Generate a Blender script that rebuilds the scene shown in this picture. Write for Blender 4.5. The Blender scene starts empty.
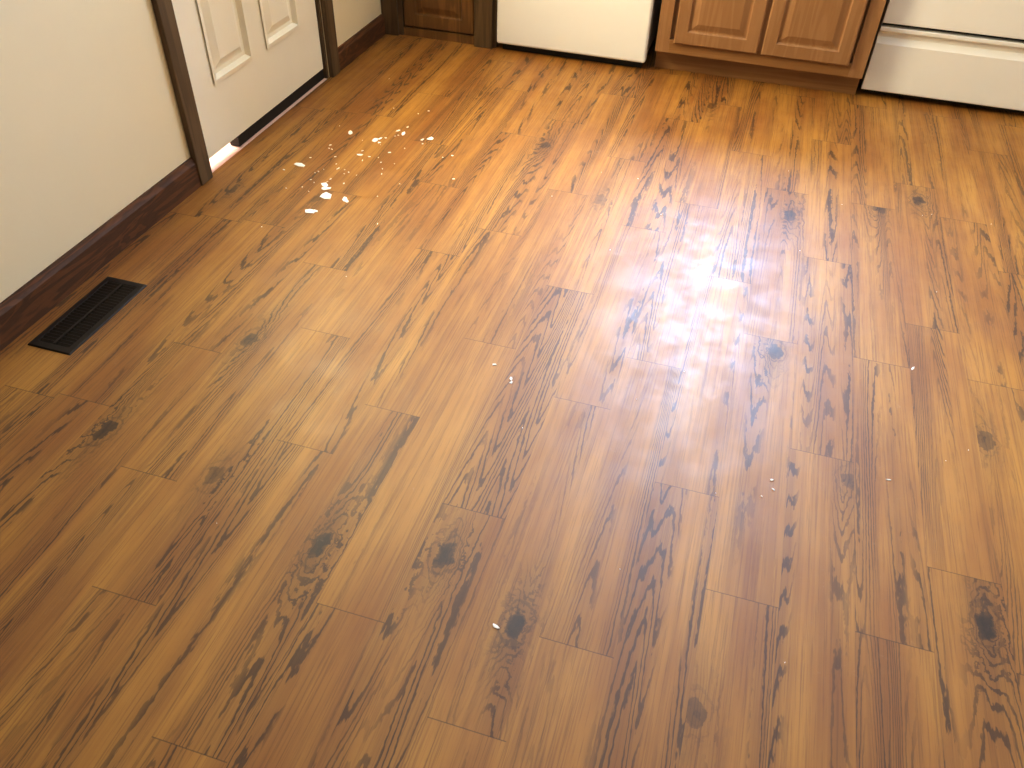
import bpy, bmesh, math, random
from mathutils import Vector, Matrix
random.seed(7)
scene=bpy.context.scene
CAM=dict(F=823.8,yaw=-0.27075,pit=0.73323,roll=0.0368,H=1.477,x=0.167,y=0.0)
W=0.1524; PL=0.9144
# ---------------------------------------------------------------- camera
def axes():
    y,p,r=CAM['yaw'],CAM['pit'],CAM['roll']
    f=Vector((math.sin(y)*math.cos(p),math.cos(y)*math.cos(p),-math.sin(p)))
    r0=Vector((math.cos(y),-math.sin(y),0)); u0=r0.cross(f)
    return math.cos(r)*r0+math.sin(r)*u0, -math.sin(r)*r0+math.cos(r)*u0, f
R_,U_,F_=axes()
cd=bpy.data.cameras.new('camera'); cam=bpy.data.objects.new('camera',cd); scene.collection.objects.link(cam)
m=Matrix((R_,U_,-F_)).transposed().to_4x4(); m.translation=Vector((CAM['x'],CAM['y'],CAM['H']))
cam.matrix_world=m
cd.sensor_width=36; cd.lens=CAM['F']/1024*36; cd.clip_start=0.02
scene.camera=cam
scene.view_settings.view_transform='Standard'
scene.view_settings.gamma=.84
scene.view_settings.exposure=.04

# ---------------------------------------------------------------- node helpers
class NT:
    def __init__(s,name):
        s.m=bpy.data.materials.new(name); s.m.use_nodes=True; s.t=s.m.node_tree
        s.b=s.t.nodes['Principled BSDF']
    def n(s,typ,**k):
        nd=s.t.nodes.new(typ)
        for a,b in k.items(): setattr(nd,a,b)
        return nd
    def put(s,sock,v):
        if isinstance(v,bpy.types.NodeSocket): s.t.links.new(v,sock)
        else: sock.default_value=v
    def M(s,op,a,b=0.0,c=0.0,clamp=False):
        nd=s.n('ShaderNodeMath',operation=op,use_clamp=clamp)
        s.put(nd.inputs[0],a); s.put(nd.inputs[1],b); s.put(nd.inputs[2],c); return nd.outputs[0]
    def xyz(s,x,y,z):
        nd=s.n('ShaderNodeCombineXYZ')
        for i,v in enumerate((x,y,z)): s.put(nd.inputs[i],v)
        return nd.outputs[0]
    def noise(s,vec,scale,detail=3,rough=.5,dist=0,color=False):
        nd=s.n('ShaderNodeTexNoise'); s.put(nd.inputs['Vector'],vec)
        nd.inputs['Scale'].default_value=scale; nd.inputs['Detail'].default_value=detail
        nd.inputs['Roughness'].default_value=rough; nd.inputs['Distortion'].default_value=dist
        return nd.outputs['Color' if color else 'Fac']
    def ss(s,v,a,b,lo=0.,hi=1.):
        nd=s.n('ShaderNodeMapRange',interpolation_type='SMOOTHSTEP'); s.put(nd.inputs[0],v)
        for i,x in zip((1,2,3,4),(a,b,lo,hi)): s.put(nd.inputs[i],x)
        return nd.outputs[0]
    def mix(s,f,a,b,mode='MIX'):
        nd=s.n('ShaderNodeMix',data_type='RGBA',blend_type=mode)
        s.put(nd.inputs[0],f)
        for i,v in ((6,a),(7,b)):
            s.put(nd.inputs[i],v if isinstance(v,bpy.types.NodeSocket) else (*v,1))
        return nd.outputs[2]
    def bump(s,h,st,dist=.002):
        nd=s.n('ShaderNodeBump'); s.put(nd.inputs['Height'],h); nd.inputs['Strength'].default_value=st
        nd.inputs['Distance'].default_value=dist; s.put(s.b.inputs['Normal'],nd.outputs[0])
def lin(r,g,b):
    f=lambda c:(c/255/12.92) if c/255<=.04045 else ((c/255+.055)/1.055)**2.4
    return (f(r),f(g),f(b))
def plain(name,rgb,rough=.5,var=.06,scale=6,bump=0.,bs=200,metal=0.,spec=.5):
    t=NT(name); g=t.n('ShaderNodeNewGeometry').outputs['Position']
    n=t.noise(g,scale,4); c=lin(*rgb)
    col=t.mix(n,[x*(1-var) for x in c],[min(1,x*(1+var)) for x in c]); t.put(t.b.inputs['Base Color'],col)
    t.b.inputs['Roughness'].default_value=rough; t.b.inputs['Metallic'].default_value=metal
    t.b.inputs['Specular IOR Level'].default_value=spec
    if bump: t.bump(t.noise(g,bs,3),bump)
    return t.m
def wood(name,a,b,axis='z',rough=.4,str_=14,scale=10):
    t=NT(name); g=t.n('ShaderNodeNewGeometry').outputs['Position']
    sp=t.n('ShaderNodeSeparateXYZ'); t.put(sp.inputs[0],g); c=list(sp.outputs[:3])
    i='xyz'.index(axis); c[i]=t.M('DIVIDE',c[i],float(str_))
    v=t.xyz(*c); n=t.noise(v,scale,3,.5,.6); n2=t.noise(v,scale*9,4,.6)
    ring=t.M('SINE',t.M('MULTIPLY',n,45.)); ring=t.ss(ring,-.2,1.)
    f=t.M('ADD',t.M('MULTIPLY',ring,.45),t.M('MULTIPLY',n2,.7),clamp=True)
    t.put(t.b.inputs['Base Color'],t.mix(f,lin(*b),lin(*a))); t.b.inputs['Roughness'].default_value=rough
    t.bump(n2,.15); return t.m
# ---------------------------------------------------------------- materials
wall_m=plain('wall_paint',(230,217,184),.6,.03,3,.12,60)
ceil_m=plain('ceiling_paint',(235,232,224),.8,.02)
white_door=plain('door_paint',(241,235,216),.4,.02)
enamel=plain('appliance_enamel',(242,244,245),.22,.01)
black=plain('black_plastic',(18,17,16),.5,.1)
gasket=plain('grey_gasket',(90,90,90),.6,.1)
dark_met=plain('register_metal',(40,32,25),.4,.25,40,metal=.3)
duct_shade_m=plain('duct_shade',(6,5,5),.9)  # near-black colour for the shade inside the duct
base_w=wood('baseboard_wood',(112,70,36),(52,33,17),'y',.6,6,14)
cas_w=wood('casing_wood',(112,90,62),(76,59,38),'z',.5)
cab_w=wood('cabinet_wood',(166,129,93),(148,111,75),'z',.4)
cab_h=wood('cabinet_wood_horizontal',(160,122,82),(140,103,63),'x',.4)
pan_w=wood('pantry_wood',(142,104,60),(100,70,38),'z',.4)
counter_m=plain('counter_laminate',(190,178,155),.35,.15,60)
steel=plain('brushed_steel',(180,180,180),.3,.05,metal=1.)
brass=plain('aged_brass',(150,120,60),.35,.1,metal=1.)
chip_m=plain('paint_chip',(253,251,247),.6,.03)
glass_k=plain('oven_glass',(20,20,22),.1)
lit_concrete=plain('exterior_lit_concrete',(240,205,190),.8,.1,20)  # pale pink paints the daylight leaking under the door

# ---------------------------------------------------------------- mesh helpers
def link(o,parent=None):
    scene.collection.objects.link(o)
    if parent: o.parent=parent
    return o
def empty(name): return link(bpy.data.objects.new(name,None))
def meshobj(name,bm,mat,parent=None,bevel=0,seg=2,smooth=False):
    me=bpy.data.meshes.new(name); bm.normal_update(); bm.to_mesh(me); bm.free()
    for mm in (mat if isinstance(mat,(list,tuple)) else [mat]): me.materials.append(mm)
    o=bpy.data.objects.new(name,me); link(o,parent)
    if bevel:
        b=o.modifiers.new('bevel','BEVEL'); b.width=bevel; b.segments=seg; b.limit_method='ANGLE'
    if smooth:
        for p in me.polygons: p.use_smooth=True
    return o
def addbox(bm,lo,hi):
    vs=[bm.verts.new((x,y,z)) for x in (lo[0],hi[0]) for y in (lo[1],hi[1]) for z in (lo[2],hi[2])]
    for f in ((0,1,3,2),(4,6,7,5),(0,4,5,1),(2,3,7,6),(0,2,6,4),(1,5,7,3)):
        bm.faces.new([vs[i] for i in f])
def boxes(name,L,mat,parent=None,bevel=0,seg=2):
    bm=bmesh.new()
    for lo,hi in L: addbox(bm,lo,hi)
    bmesh.ops.recalc_face_normals(bm,faces=bm.faces)
    return meshobj(name,bm,mat,parent,bevel,seg)
def box(name,lo,hi,mat,parent=None,bevel=0,seg=2): return boxes(name,[(lo,hi)],mat,parent,bevel,seg)
def loft(name,frame,stacks,mat,parent=None):
    """stacks: list of ring lists; ring=(a0,b0,a1,b1,depth); nested rectangles, last capped"""
    bm=bmesh.new()
    for rings in stacks:
        prev=None
        for (a0,b0,a1,b1,d) in rings:
            vs=[bm.verts.new(frame(a,b,d)) for a,b in ((a0,b0),(a1,b0),(a1,b1),(a0,b1))]
            if prev:
                for i in range(4): bm.faces.new((prev[i],prev[(i+1)%4],vs[(i+1)%4],vs[i]))
            prev=vs
        bm.faces.new(prev)
    bmesh.ops.recalc_face_normals(bm,faces=bm.faces)
    return meshobj(name,bm,mat,parent)
def cyl(name,c,r,h,mat,parent=None,axis='z',seg=32,r2=None,bevel=0):
    bm=bmesh.new(); bmesh.ops.create_cone(bm,cap_ends=True,segments=seg,radius1=r,radius2=r if r2 is None else r2,depth=h)
    rot={'z':Matrix(),'y':Matrix.Rotation(math.pi/2,4,'X'),'x':Matrix.Rotation(math.pi/2,4,'Y')}[axis]
    bmesh.ops.transform(bm,matrix=Matrix.Translation(c)@rot,verts=bm.verts)
    return meshobj(name,bm,mat,parent,bevel)
def torus(name,c,R,r,mat,parent=None):
    bm=bmesh.new(); n,k=32,8
    vs=[[bm.verts.new((c[0]+(R+r*math.cos(b))*math.cos(a),c[1]+(R+r*math.cos(b))*math.sin(a),c[2]+r*math.sin(b))) for b in [2*math.pi*j/k for j in range(k)]] for a in [2*math.pi*i/n for i in range(n)]]
    for i in range(n):
        for j in range(k): bm.faces.new((vs[i][j],vs[(i+1)%n][j],vs[(i+1)%n][(j+1)%k],vs[i][(j+1)%k]))
    return meshobj(name,bm,mat,parent,smooth=True)

XL,XR,YB,YF,ZC=-1.65,2.75,4.55,-1.6,2.44
# ---------------------------------------------------------------- floor
phase={-3:.809,-2:1.137,0:.875,1:1.356,2:1.092,3:1.573,4:1.084,5:1.30,-1:1.567,-4:1.383,-5:1.198,-6:.703,-7:1.005,-8:1.445,-9:1.17}
knots=[(-0.516,0.943,1.2),(-0.248,1.003,1.2),(-0.054,0.885,1.35),(0.868,1.183,1.3),(0.473,1.238,.8),(0.396,1.958,1.1),(0.400,2.747,1.),(0.708,2.894,.8),(0.844,3.018,1.),(-1.177,1.095,1.1),(-0.842,1.050,.6),(-1.023,1.521,.9),(-0.559,2.974,.9),(-1.216,2.295,.6),(-1.523,2.245,.8),(0.933,1.762,.7),(0.601,1.510,.6),(0.320,0.807,.6),(0.029,3.593,.7),(-0.259,2.623,.5)]
bm=bmesh.new(); org=bm.faces.layers.float_vector.new('org'); kn=bm.faces.layers.float_vector.new('knot'); rn=bm.faces.layers.float.new('rnd')
rr=random.Random(3)
for c in range(-11,19):
    ph=phase.get(c,rr.random()*PL); x0=c*W; a=max(x0,XL); b=min(x0+W,XR)
    if b<=a: continue
    j0=math.floor((YF-ph)/PL)
    for j in range(j0,j0+9):
        y0=ph+j*PL; lo=max(y0,YF); hi=min(y0+PL,YB)
        if hi<=lo: continue
        f=bm.faces.new([bm.verts.new(v) for v in ((a,lo,0),(b,lo,0),(b,hi,0),(a,hi,0))])
        f[org]=Vector((x0,y0,0)); f[rn]=rr.random(); k=(-9,-9,0)
        for kk in knots:
            if x0<=kk[0]<x0+W and y0<=kk[1]<y0+PL: k=kk
        f[kn]=Vector(k)
t=NT('vinyl_plank'); g=t.n('ShaderNodeNewGeometry').outputs['Position']
def att(n,o='Vector'):
    nd=t.n('ShaderNodeAttribute',attribute_name=n); return nd.outputs[o]
def sep(v):
    s=t.n('ShaderNodeSeparateXYZ'); t.put(s.inputs[0],v); return s.outputs
gx,gy,_=sep(g)[:3]; ox,oy,_=sep(att('org'))[:3]; kx,ky,ks=sep(att('knot'))[:3]
x=t.M('SUBTRACT',gx,ox); y=t.M('SUBTRACT',gy,oy)
r=att('rnd','Fac')
ex=t.M('MINIMUM',x,t.M('SUBTRACT',W,x)); ey=t.M('MINIMUM',y,t.M('SUBTRACT',PL,y))
def pq(sy,a=37.,b=91.,c=53.):
    return t.xyz(t.M('ADD',x,t.M('MULTIPLY',r,a)),t.M('ADD',t.M('MULTIPLY',y,sy),t.M('MULTIPLY',r,b)),t.M('MULTIPLY',r,c))
# knot distance, irregular
jc=t.n('ShaderNodeVectorMath',operation='SUBTRACT'); t.put(jc.inputs[0],t.noise(g,26,4,.6,color=True)); jc.inputs[1].default_value=(.5,.5,.5)
jx,jy,_=sep(jc.outputs[0])[:3]
kdx=t.M('ADD',t.M('SUBTRACT',gx,kx),t.M('MULTIPLY',jx,.045)); kdy=t.M('ADD',t.M('SUBTRACT',gy,ky),t.M('MULTIPLY',jy,.08))
dx=t.M('DIVIDE',kdx,.018); dy=t.M('DIVIDE',kdy,.031)
d2=t.M('ADD',t.M('MULTIPLY',dx,dx),t.M('MULTIPLY',dy,dy))
core=t.M('MULTIPLY',t.ss(d2,.4,1.5,1.,0.),t.M('MULTIPLY',ks,.8),clamp=True)
kring=t.M('MULTIPLY',t.ss(t.M('SINE',t.M('MULTIPLY',t.M('SQRT',d2),8.)),.1,.9),t.M('MULTIPLY',t.ss(d2,1.,6.,1.,0.),ks),clamp=True)
wx=t.M('DIVIDE',kdx,.034); wy=t.M('DIVIDE',kdy,.14)
halo=t.M('MULTIPLY',t.M('EXPONENT',t.M('MULTIPLY',t.M('ADD',t.M('MULTIPLY',wx,wx),t.M('MULTIPLY',wy,wy)),-1.)),ks)
# cathedral grain: contours of a centred V field + stretched noise
wob=t.noise(pq(.05,7.,31.,3.),9,1)
cx=t.M('MULTIPLY',t.M('ADD',t.M('MULTIPLY',t.M('SINE',t.M('MULTIPLY',r,40.)),.35),t.M('MULTIPLY',wob,1.0)),W)
vx=t.M('ABSOLUTE',t.M('SUBTRACT',x,cx))
n1=t.noise(pq(.04),15,1.5,.4)
teeth=t.noise(pq(.22,11.),120,2,.6)
f1=t.M('ADD',t.M('ADD',n1,t.M('MULTIPLY',teeth,.045)),t.M('ADD',t.M('MULTIPLY',halo,.2),t.M('MULTIPLY',vx,2.6)))
f1=t.M('ADD',f1,t.M('MULTIPLY',y,.26))
ring=t.M('SINE',t.M('MULTIPLY',f1,112.))
mask=t.ss(t.noise(pq(.03,5.,23.),16,1.5),.45,.62)
mask=t.M('MAXIMUM',mask,t.M('MULTIPLY',halo,.6),clamp=True)
line=t.M('MULTIPLY',t.ss(ring,.3,.85),mask)
fine=t.noise(pq(.018,17.,3.,1.),210,4,.75)
fine2=t.noise(pq(.010,29.,7.,2.),60,4,.65)
tone=t.noise(t.xyz(gx,t.M('MULTIPLY',gy,.2),0.),7,3,.6)
base=t.mix(t.ss(tone,.3,.7),lin(148,96,36),lin(178,129,54))
base=t.mix(t.M('MULTIPLY',t.ss(fine2,.46,.62),.32),base,lin(118,72,29))
base=t.mix(t.M('MULTIPLY',t.ss(fine,.50,.64),.42),base,lin(96,58,24))
base=t.mix(t.M('MULTIPLY',mask,.26),base,lin(106,63,26))
base=t.mix(t.M('MULTIPLY',line,.76),base,lin(50,28,14))
base=t.mix(t.M('MULTIPLY',halo,.36,0,True),base,lin(72,42,19))
base=t.mix(t.M('MULTIPLY',kring,.45),base,lin(50,29,15))
base=t.mix(t.M('MULTIPLY',core,.9),base,lin(36,20,12))
edge=t.M('MAXIMUM',t.M('MULTIPLY',t.ss(ex,.0003,.0013,1,0),.17),t.M('MULTIPLY',t.ss(ey,.0004,.0017,1,0),.58))
base=t.mix(edge,base,lin(44,26,13))
# faint scuffs / dried film
sc=t.ss(t.noise(g,55,5,.75,1.5),.60,.74)
scm=t.ss(t.noise(g,2.2,2),.42,.6)
base=t.mix(t.M('MULTIPLY',t.M('MULTIPLY',sc,scm),.16),base,lin(180,160,130))
t.put(t.b.inputs['Base Color'],base)
sm=t.noise(g,9,6,.75)
t.put(t.b.inputs['Roughness'],t.ss(sm,.3,.7,.45,.57))
t.b.inputs['Specular IOR Level'].default_value=.85
t.bump(t.M('ADD',fine,t.M('MULTIPLY',t.noise(g,70,3),.4)),.22,.001)
floor=meshobj('floor',bm,t.m)

# ---------------------------------------------------------------- shell
DY0,DY1,DH=2.31,3.285,2.05
boxes('wall_left',[((XL-.14,YF,0),(XL,DY0,ZC)),((XL-.14,DY1,0),(XL,YB,ZC)),((XL-.14,DY0,DH),(XL,DY1,ZC))],wall_m)
WX0,WX1,WZ0,WZ1=-.21,.54,1.14,2.24
boxes('wall_back',[((XL-.14,YB,0),(WX0,YB+.14,ZC)),((WX1,YB,0),(XR+.14,YB+.14,ZC)),((WX0,YB,0),(WX1,YB+.14,WZ0)),((WX0,YB,WZ1),(WX1,YB+.14,ZC))],wall_m)
box('wall_right',(XR,YF,0),(XR+.14,YB,ZC),wall_m)
box('ceiling',(XL-.14,YF,ZC),(XR+.14,YB+.14,ZC+.1),ceil_m)
def baseb(name,y0,y1,h):
    bm=bmesh.new(); prof=[(0,0),(.016,0),(.016,h*.8),(.011,h*.9),(.008,h),(0,h)]
    A=[bm.verts.new((XL+a,y0,b)) for a,b in prof]; B=[bm.verts.new((XL+a,y1,b)) for a,b in prof]
    n=len(prof)
    for i in range(n): bm.faces.new((A[i],A[(i+1)%n],B[(i+1)%n],B[i]))
    bm.faces.new(A); bm.faces.new(B); bmesh.ops.recalc_face_normals(bm,faces=bm.faces)
    return meshobj(name,bm,base_w)
baseb('baseboard_left',YF,2.236,.108)
baseb('baseboard_left.001',3.362,3.88,.095)
# door casing + jambs
boxes('trim_1',[((XL,2.236,0),(XL+.022,2.308,2.12)),((XL,3.287,0),(XL+.022,3.36,2.12)),((XL,2.308,2.05),(XL+.022,3.287,2.12))],cas_w,None,.004)
boxes('trim_2',[((XL-.138,DY0,0),(XL-.001,DY0+.014,DH-.001)),((XL-.138,DY1-.014,0),(XL-.001,DY1,DH-.001)),((XL-.138,DY0+.014,DH-.015),(XL-.001,DY1-.014,DH-.001))],cas_w)
# exterior door, half lite over two raised panels
D=empty('door_1'); dx1=XL-.012; dx0=dx1-.042; dy0,dy1=DY0+.02,DY1-.02
LZ0,LZ1=1.02,1.86; dzb=.046
fr=lambda a,b,d:(dx1+d,a,b)
pan=[(2.475,.28,2.73,.86),(2.845,.28,3.10,.86)]
L=[]
ys=[dy0,2.475,2.73,2.845,3.10,dy1]
L+= [((dx0,dy0,dzb),(dx1,dy1,.28)),((dx0,dy0,.86),(dx1,dy1,LZ0)),((dx0,dy0,LZ1),(dx1,dy1,2.03))]
for i in (0,2,4): L.append(((dx0,ys[i],.28),(dx1,ys[i+1],.86)))
L+= [((dx0,dy0,LZ0),(dx1,dy0+.13,LZ1)),((dx0,dy1-.13,LZ0),(dx1,dy1,LZ1))]
boxes('slab',L,white_door,D)
for i,(a0,b0,a1,b1) in enumerate(pan):
    loft('raised_panel_%d'%(i+1),fr,[[(a0,b0,a1,b1,0),(a0-.006,b0-.006,a1+.006,b1+.006,.006),(a0+.008,b0+.008,a1-.008,b1-.008,.007),(a0+.018,b0+.018,a1-.018,b1-.018,-.012),(a0+.032,b0+.032,a1-.032,b1-.032,-.012),(a0+.062,b0+.062,a1-.062,b1-.062,.001)]],white_door,D)
M=[((dx0-.004,dy0+.10,LZ0-.03),(dx1+.010,dy0+.13,LZ1+.03)),((dx0-.004,dy1-.13,LZ0-.03),(dx1+.010,dy1-.10,LZ1+.03)),((dx0-.004,dy0+.13,LZ0-.03),(dx1+.010,dy1-.13,LZ0)),((dx0-.004,dy0+.13,LZ1),(dx1+.010,dy1-.13,LZ1+.03))]
for k in (1,2):
    yy=dy0+.13+(dy1-dy0-.26)*k/3; M.append(((dx0,yy-.009,LZ0),(dx1,yy+.009,LZ1)))
    zz=LZ0+(LZ1-LZ0)*k/3; M.append(((dx0+.001,dy0+.13,zz-.009),(dx1-.001,dy1-.13,zz+.009)))
boxes('lite_frame',M,white_door,D,.002)
box('door_sweep',(dx0,dy0+.22,.002),(dx1-.002,dy1,dzb),black,D)
cyl('knob_rose',(dx1+.006,dy0+.065,.94),.03,.012,brass,D,'x'); cyl('knob_neck',(dx1+.03,dy0+.065,.94),.011,.04,brass,D,'x'); cyl('knob',(dx1+.058,dy0+.065,.94),.027,.03,brass,D,'x',bevel=.008)
box('exterior_step',(XL-1.2,1.8,-.12),(XL-.001,3.9,-.002),lit_concrete)
# window
Wd=empty('window_1')
c=.07
boxes('casing',[((WX0-c,YB-.02,WZ0-c+.035),(WX0,YB-.001,WZ1+c)),((WX1,YB-.02,WZ0-c+.035),(WX1+c,YB-.001,WZ1+c)),((WX0,YB-.02,WZ1),(WX1,YB-.001,WZ1+c)),((WX0-c-.01,YB-.045,WZ0-.02),(WX1+c+.01,YB-.021,WZ0)),((WX0,YB-.02,WZ0-c+.035),(WX1,YB-.001,WZ0-.02))],cas_w,Wd,.003)
mid=(WZ0+WZ1)/2
boxes('sash',[((WX0,YB+.03,WZ0),(WX0+.03,YB+.07,WZ1)),((WX1-.03,YB+.03,WZ0),(WX1,YB+.07,WZ1)),((WX0+.03,YB+.03,WZ0),(WX1-.03,YB+.07,WZ0+.03)),((WX0+.03,YB+.03,WZ1-.03),(WX1-.03,YB+.07,WZ1)),((WX0+.03,YB+.03,mid-.012),(WX1-.03,YB+.07,mid+.012))],enamel,Wd,.002)

# ---------------------------------------------------------------- raised panel cabinet door helper (faces -y)
def cabdoor(name,x0,z0,x1,z1,yf,th,mat,parent,st=.055):
    f=lambda a,b,d:(a,yf-d,b)
    f=lambda a,b,d:(a,yf-d,b)
    loft(name,f,[[(x0,z0,x1,z1,-th),(x0,z0,x1,z1,-.006),(x0+.006,z0+.006,x1-.006,z1-.006,0),(x0+st,z0+st,x1-st,z1-st,0),(x0+st+.006,z0+st+.006,x1-st-.006,z1-st-.006,-.010),(x0+st+.014,z0+st+.014,x1-st-.014,z1-st-.014,-.010),(x0+st+.04,z0+st+.04,x1-st-.04,z1-st-.04,-.001)]],mat,parent)
# base cabinet
C=empty('base_cabinet'); CX0,CX1=-.285,.628; cy=3.865
box('toe_kick',(CX0,3.94,0),(CX1,3.96,.1),cab_h,C)
box('carcass',(CX0+.001,cy+.02,.1),(CX1-.001,4.53,.87),cab_w,C)
boxes('face_frame',[((CX0,cy,.1),(CX0+.06,cy+.02,.87)),((CX1-.06,cy,.1),(CX1,cy+.02,.87)),((.145,cy,.16),(.205,cy+.02,.87))],cab_w,C,.001)
boxes('face_rails',[((CX0+.06,cy,.1),(CX1-.06,cy+.02,.16)),((CX0+.06,cy,.83),(.145,cy+.02,.87)),((.205,cy,.83),(CX1-.06,cy+.02,.87)),((CX0+.06,cy,.66),(.145,cy+.02,.70)),((.205,cy,.66),(CX1-.06,cy+.02,.70))],cab_h,C,.001)
cabdoor('cabinet_door_1',-.205,.15,.165,.67,cy-.02,.019,cab_w,C); cabdoor('cabinet_door_2',.182,.15,.556,.67,cy-.02,.019,cab_w,C)
cabdoor('drawer_front_1',-.205,.695,.165,.845,cy-.02,.019,cab_h,C,.03); cabdoor('drawer_front_2',.182,.695,.556,.845,cy-.02,.019,cab_h,C,.03)
for i,(a,b) in enumerate(((.135,.6),(.215,.6),(-.02,.77),(.37,.77))): cyl('knob_%d'%(i+1),(a,cy-.033,b),.014,.024,brass,C,'y',bevel=.004)
boxes('countertop',[((CX0,cy-.035,.87),(CX1,4.53,.91)),((CX0,4.51,.91),(CX1,4.53,1.0))],counter_m,C,.005)
# pantry cabinet
P=empty('pantry_cabinet'); py=3.90
boxes('frame',[((-1.648,py,0),(-1.545,py+.03,2.1)),((-1.17,py,0),(-1.06,py+.03,2.1)),((-1.545,py,2.03),(-1.17,py+.03,2.1))],cas_w,P,.002)
box('side_post',(-1.165,py-.022,0),(-1.075,py-.001,2.1),cas_w,P,.003)
box('left_post',(-1.648,py-.02,0),(-1.565,py-.001,2.1),cas_w,P,.003)
boxes('carcass',[((-1.648,py+.031,0),(-1.63,4.53,2.1)),((-1.08,py+.031,0),(-1.06,4.53,2.1)),((-1.63,py+.031,2.08),(-1.08,4.53,2.1)),((-1.63,4.51,0),(-1.08,4.53,2.08))],pan_w,P)
box('base_rail',(-1.543,py+.004,0),(-1.172,py+.03,.04),pan_w,P)
cabdoor('pantry_door',-1.54,.045,-1.175,2.02,py+.003,.02,pan_w,P,.06)
cyl('pantry_knob',(-1.2,py-.014,1.0),.014,.03,brass,P,'y',bevel=.004)
# refrigerator
Rf=empty('refrigerator'); rx0,rx1=-1.047,-.322
box('cabinet_body',(rx0+.006,3.925,.05),(rx1-.006,4.52,1.68),enamel,Rf,.01)
box('base_grille',(rx0+.02,3.90,0),(rx1-.02,3.93,.07),black,Rf,.003)
boxes('door_gasket',[((rx0+.015,3.915,.06),(rx1-.015,3.926,1.15)),((rx0+.015,3.915,1.18),(rx1-.015,3.926,1.67))],gasket,Rf)
box('fresh_food_door',(rx0,3.862,.036),(rx1,3.915,1.155),enamel,Rf,.012,4)
box('freezer_door',(rx0,3.862,1.17),(rx1,3.915,1.68),enamel,Rf,.012,4)
for i,(a,b) in enumerate(((.70,1.12),(1.20,1.5))):
    boxes('handle_%d'%(i+1),[((rx1-.07,3.815,a),(rx1-.045,3.835,b)),((rx1-.07,3.83,a),(rx1-.045,3.8625,a+.03)),((rx1-.07,3.83,b-.03),(rx1-.045,3.8625,b))],enamel,Rf,.004)
boxes('feet',[((a,b,0),(a+.04,b+.04,.05)) for a in (rx0+.03,rx1-.07) for b in (3.94,4.44)],black,Rf)
# range
S=empty('kitchen_range'); sx0,sx1=.645,1.405; sy=3.93
box('body',(sx0+.003,sy+.035,.05),(sx1-.003,4.52,.895),enamel,S,.004)
boxes('feet',[((a,b,0),(a+.035,b+.035,.05)) for a in (sx0+.03,sx1-.065) for b in (sy+.07,4.44)],black,S)
boxes('shade_strips',[((sx0+.02,sy+.036,.012),(sx1-.02,sy+.05,.05)),((sx0+.008,sy+.03,.300),(sx1-.008,sy+.036,.345))],black,S)  # black strips paint the shade below the drawer and in the gap above it
def prof(name,P_,mat):
    bm=bmesh.new(); A=[bm.verts.new((sx0,sy+a,b)) for a,b in P_]; B=[bm.verts.new((sx1,sy+a,b)) for a,b in P_]; n=len(P_)
    for i in range(n): bm.faces.new((A[i],A[(i+1)%n],B[(i+1)%n],B[i]))
    bm.faces.new(A); bm.faces.new(B); bmesh.ops.recalc_face_normals(bm,faces=bm.faces)
    return meshobj(name,bm,mat,S,.004,3)
prof('storage_drawer',[(.034,.032),(.004,.032),(0,.036),(0,.235),(.012,.262),(.012,.278),(-.006,.290),(-.006,.306),(.034,.306)],enamel)
prof('oven_door',[(.034,.322),(-.010,.322),(-.010,.80),(.034,.80)],enamel)
box('oven_window',(sx0+.14,sy-.012,.50),(sx1-.14,sy-.009,.70),glass_k,S)
boxes('oven_handle',[((sx0+.06,sy-.06,.745),(sx1-.06,sy-.04,.77)),((sx0+.06,sy-.045,.745),(sx0+.09,sy-.009,.77)),((sx1-.09,sy-.045,.745),(sx1-.06,sy-.009,.77))],enamel,S,.005)
box('control_front',(sx0,sy-.004,.812),(sx1,sy+.034,.895),enamel,S,.004)
box('cooktop',(sx0,sy-.006,.895),(sx1,4.52,.912),enamel,S,.005)
box('backguard',(sx0,4.46,.912),(sx1,4.52,1.10),enamel,S,.008)
for i,(a,b,q) in enumerate(((.84,4.06,.09),(1.21,4.06,.07),(.84,4.32,.07),(1.21,4.32,.09))):
    cyl('drip_pan_%d'%(i+1),(a,b,.914),q+.02,.004,steel,S)
    for k in range(4): torus('coil_%d_%d'%(i+1,k+1),(a,b,.922),q*(k+1)/4.2,.005,black,S)
for i in range(5): cyl('knob_%d'%(i+1),(.75+.1375*i,4.45,1.02),.022,.025,black,S,'y',bevel=.003)

# ---------------------------------------------------------------- floor register
G=empty('floor_register'); a0,a1,b0,b1=-1.585,-1.446,1.305,1.652
loft('flange',lambda a,b,d:(a,b,d),[[(a0,b0,a1,b1,.0005),(a0+.003,b0+.003,a1-.003,b1-.003,.005),(a0+.019,b0+.022,a1-.019,b1-.022,.006),(a0+.021,b0+.024,a1-.021,b1-.024,.002)]],dark_met,G)
bm=bmesh.new(); n=24
for i in range(n):
    yy=b0+.03+(b1-b0-.06)*i/(n-1)
    vs=[bm.verts.new(v) for v in ((a0+.021,yy-.003,.0025),(a1-.021,yy-.003,.0025),(a1-.021,yy+.003,.0065),(a0+.021,yy+.003,.0065),(a0+.021,yy-.0015,.0022),(a1-.021,yy-.0015,.0022),(a1-.021,yy+.0045,.0062),(a0+.021,yy+.0045,.0062))]
    for f in ((0,1,2,3),(4,7,6,5),(0,4,5,1),(3,2,6,7),(0,3,7,4),(1,5,6,2)): bm.faces.new([vs[k] for k in f])
meshobj('louvers',bm,dark_met,G)
xm=(a0+a1)/2; box('center_bar',(xm-.004,b0+.024,.0025),(xm+.004,b1-.024,.0072),dark_met,G)
box('duct_shade_sheet',(a0+.0215,b0+.0245,.0021),(a1-.0215,b1-.0245,.0024),duct_shade_m,G)  # dark sheet stands in for the shaded duct below the louvers

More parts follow.
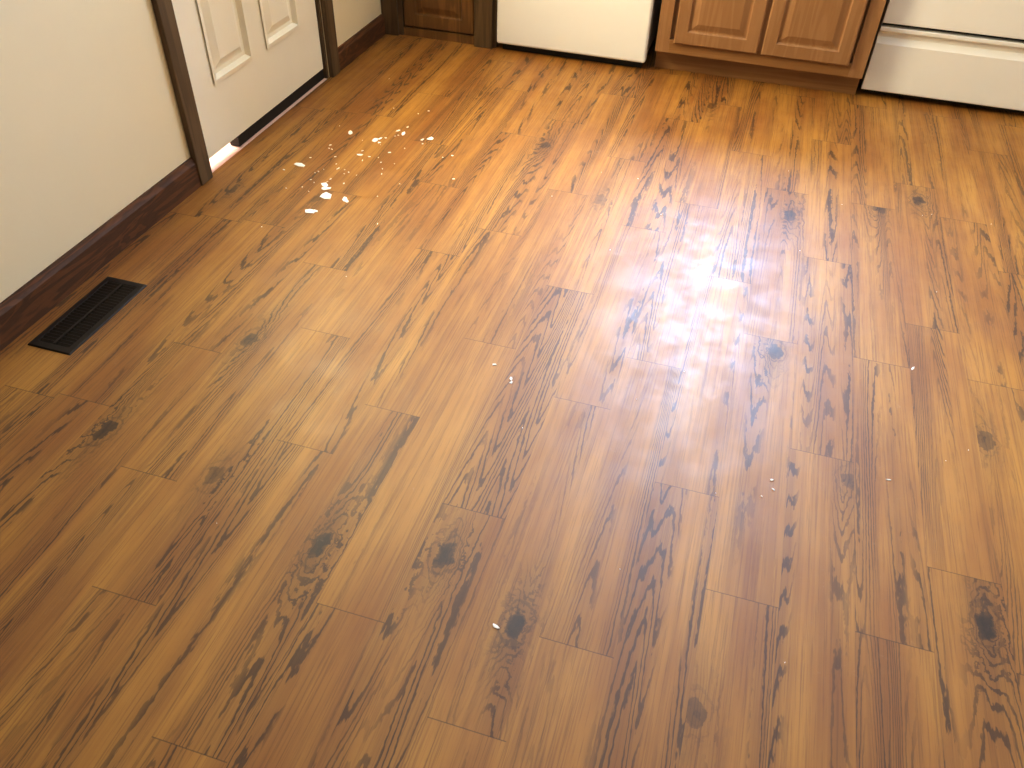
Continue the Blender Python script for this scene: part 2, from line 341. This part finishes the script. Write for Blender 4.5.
# ---------------------------------------------------------------- paint chips
CH=[(-1.381,2.497,.055),(-1.225,2.391,.055),(-1.21,2.37,.05),(-1.189,2.320,.065),(-1.191,2.209,.05),(-1.17,2.215,.028),(-1.114,2.324,.04),(-1.10,2.31,.02),(-1.205,2.647,.028),(-1.322,2.807,.055),(-1.204,2.784,.04),(-1.19,2.80,.028),(-1.004,2.867,.05),(-1.03,2.85,.028),(-1.121,2.871,.045),(-1.15,2.89,.028),(-1.287,2.60,.016),(-0.339,1.640,.018),(-0.28,1.60,.02),(-.275,1.585,.013),(.77,2.0,.022),(-.09,.87,.022),(.69,1.54,.015),(.42,1.45,.012),(.425,1.42,.01),(.40,1.39,.008)]
rc=random.Random(11)
for i in range(55): CH.append((rc.gauss(-1.2,.12),rc.gauss(2.6,.22),rc.uniform(.005,.015)))
for i in range(22): CH.append((rc.uniform(-1.4,1.1),rc.uniform(.9,3.2),rc.uniform(.002,.0045)))
bm=bmesh.new()
for (a,b,s) in CH:
    if a<-1.6: continue
    n=rc.randint(5,8); off=rc.random()*6; st=rc.uniform(.35,.7); an=rc.random()*3.14
    B=[];T=[]
    for k in range(n):
        q=off+2*math.pi*k/n; rad=s*.5*rc.uniform(.5,1.1); u,v=rad*math.cos(q),rad*math.sin(q)*st
        px,py_=a+u*math.cos(an)-v*math.sin(an),b+u*math.sin(an)+v*math.cos(an)
        B.append(bm.verts.new((px,py_,0.0002))); T.append(bm.verts.new((px,py_,.0012+rc.random()*.0012*min(1,s/.01))))
    for k in range(n): bm.faces.new((B[k],B[(k+1)%n],T[(k+1)%n],T[k]))
    bm.faces.new(T)
bmesh.ops.recalc_face_normals(bm,faces=bm.faces)
meshobj('paint_chips',bm,chip_m)

# ---------------------------------------------------------------- light
def area(name,loc,rot,sx,sy,e,col):
    l=bpy.data.lights.new(name,'AREA'); l.shape='RECTANGLE'; l.size=sx; l.size_y=sy; l.energy=e; l.color=col
    o=bpy.data.objects.new(name,l); o.location=loc; o.rotation_euler=rot; link(o); return o
area('window_daylight',((WX0+WX1)/2,YB+.12,(WZ0+WZ1)/2),(math.radians(-90),0,0),WX1-WX0,WZ1-WZ0,225,(.50,.67,1))
area('door_daylight',(XL-.12,(DY0+DY1)/2,(LZ0+LZ1)/2),(0,math.radians(-90),0),LZ1-LZ0,.7,125,(1,.86,.56))
area('step_fill_lamp',(XL-.7,2.45,1.0),(0,0,0),.5,.5,45,(1,.88,.82))  # added lamp, brightens the step behind the door gap
w=bpy.data.worlds.new('world'); scene.world=w; w.use_nodes=True
w.node_tree.nodes['Background'].inputs[0].default_value=(1,.93,.82,1); w.node_tree.nodes['Background'].inputs[1].default_value=.11
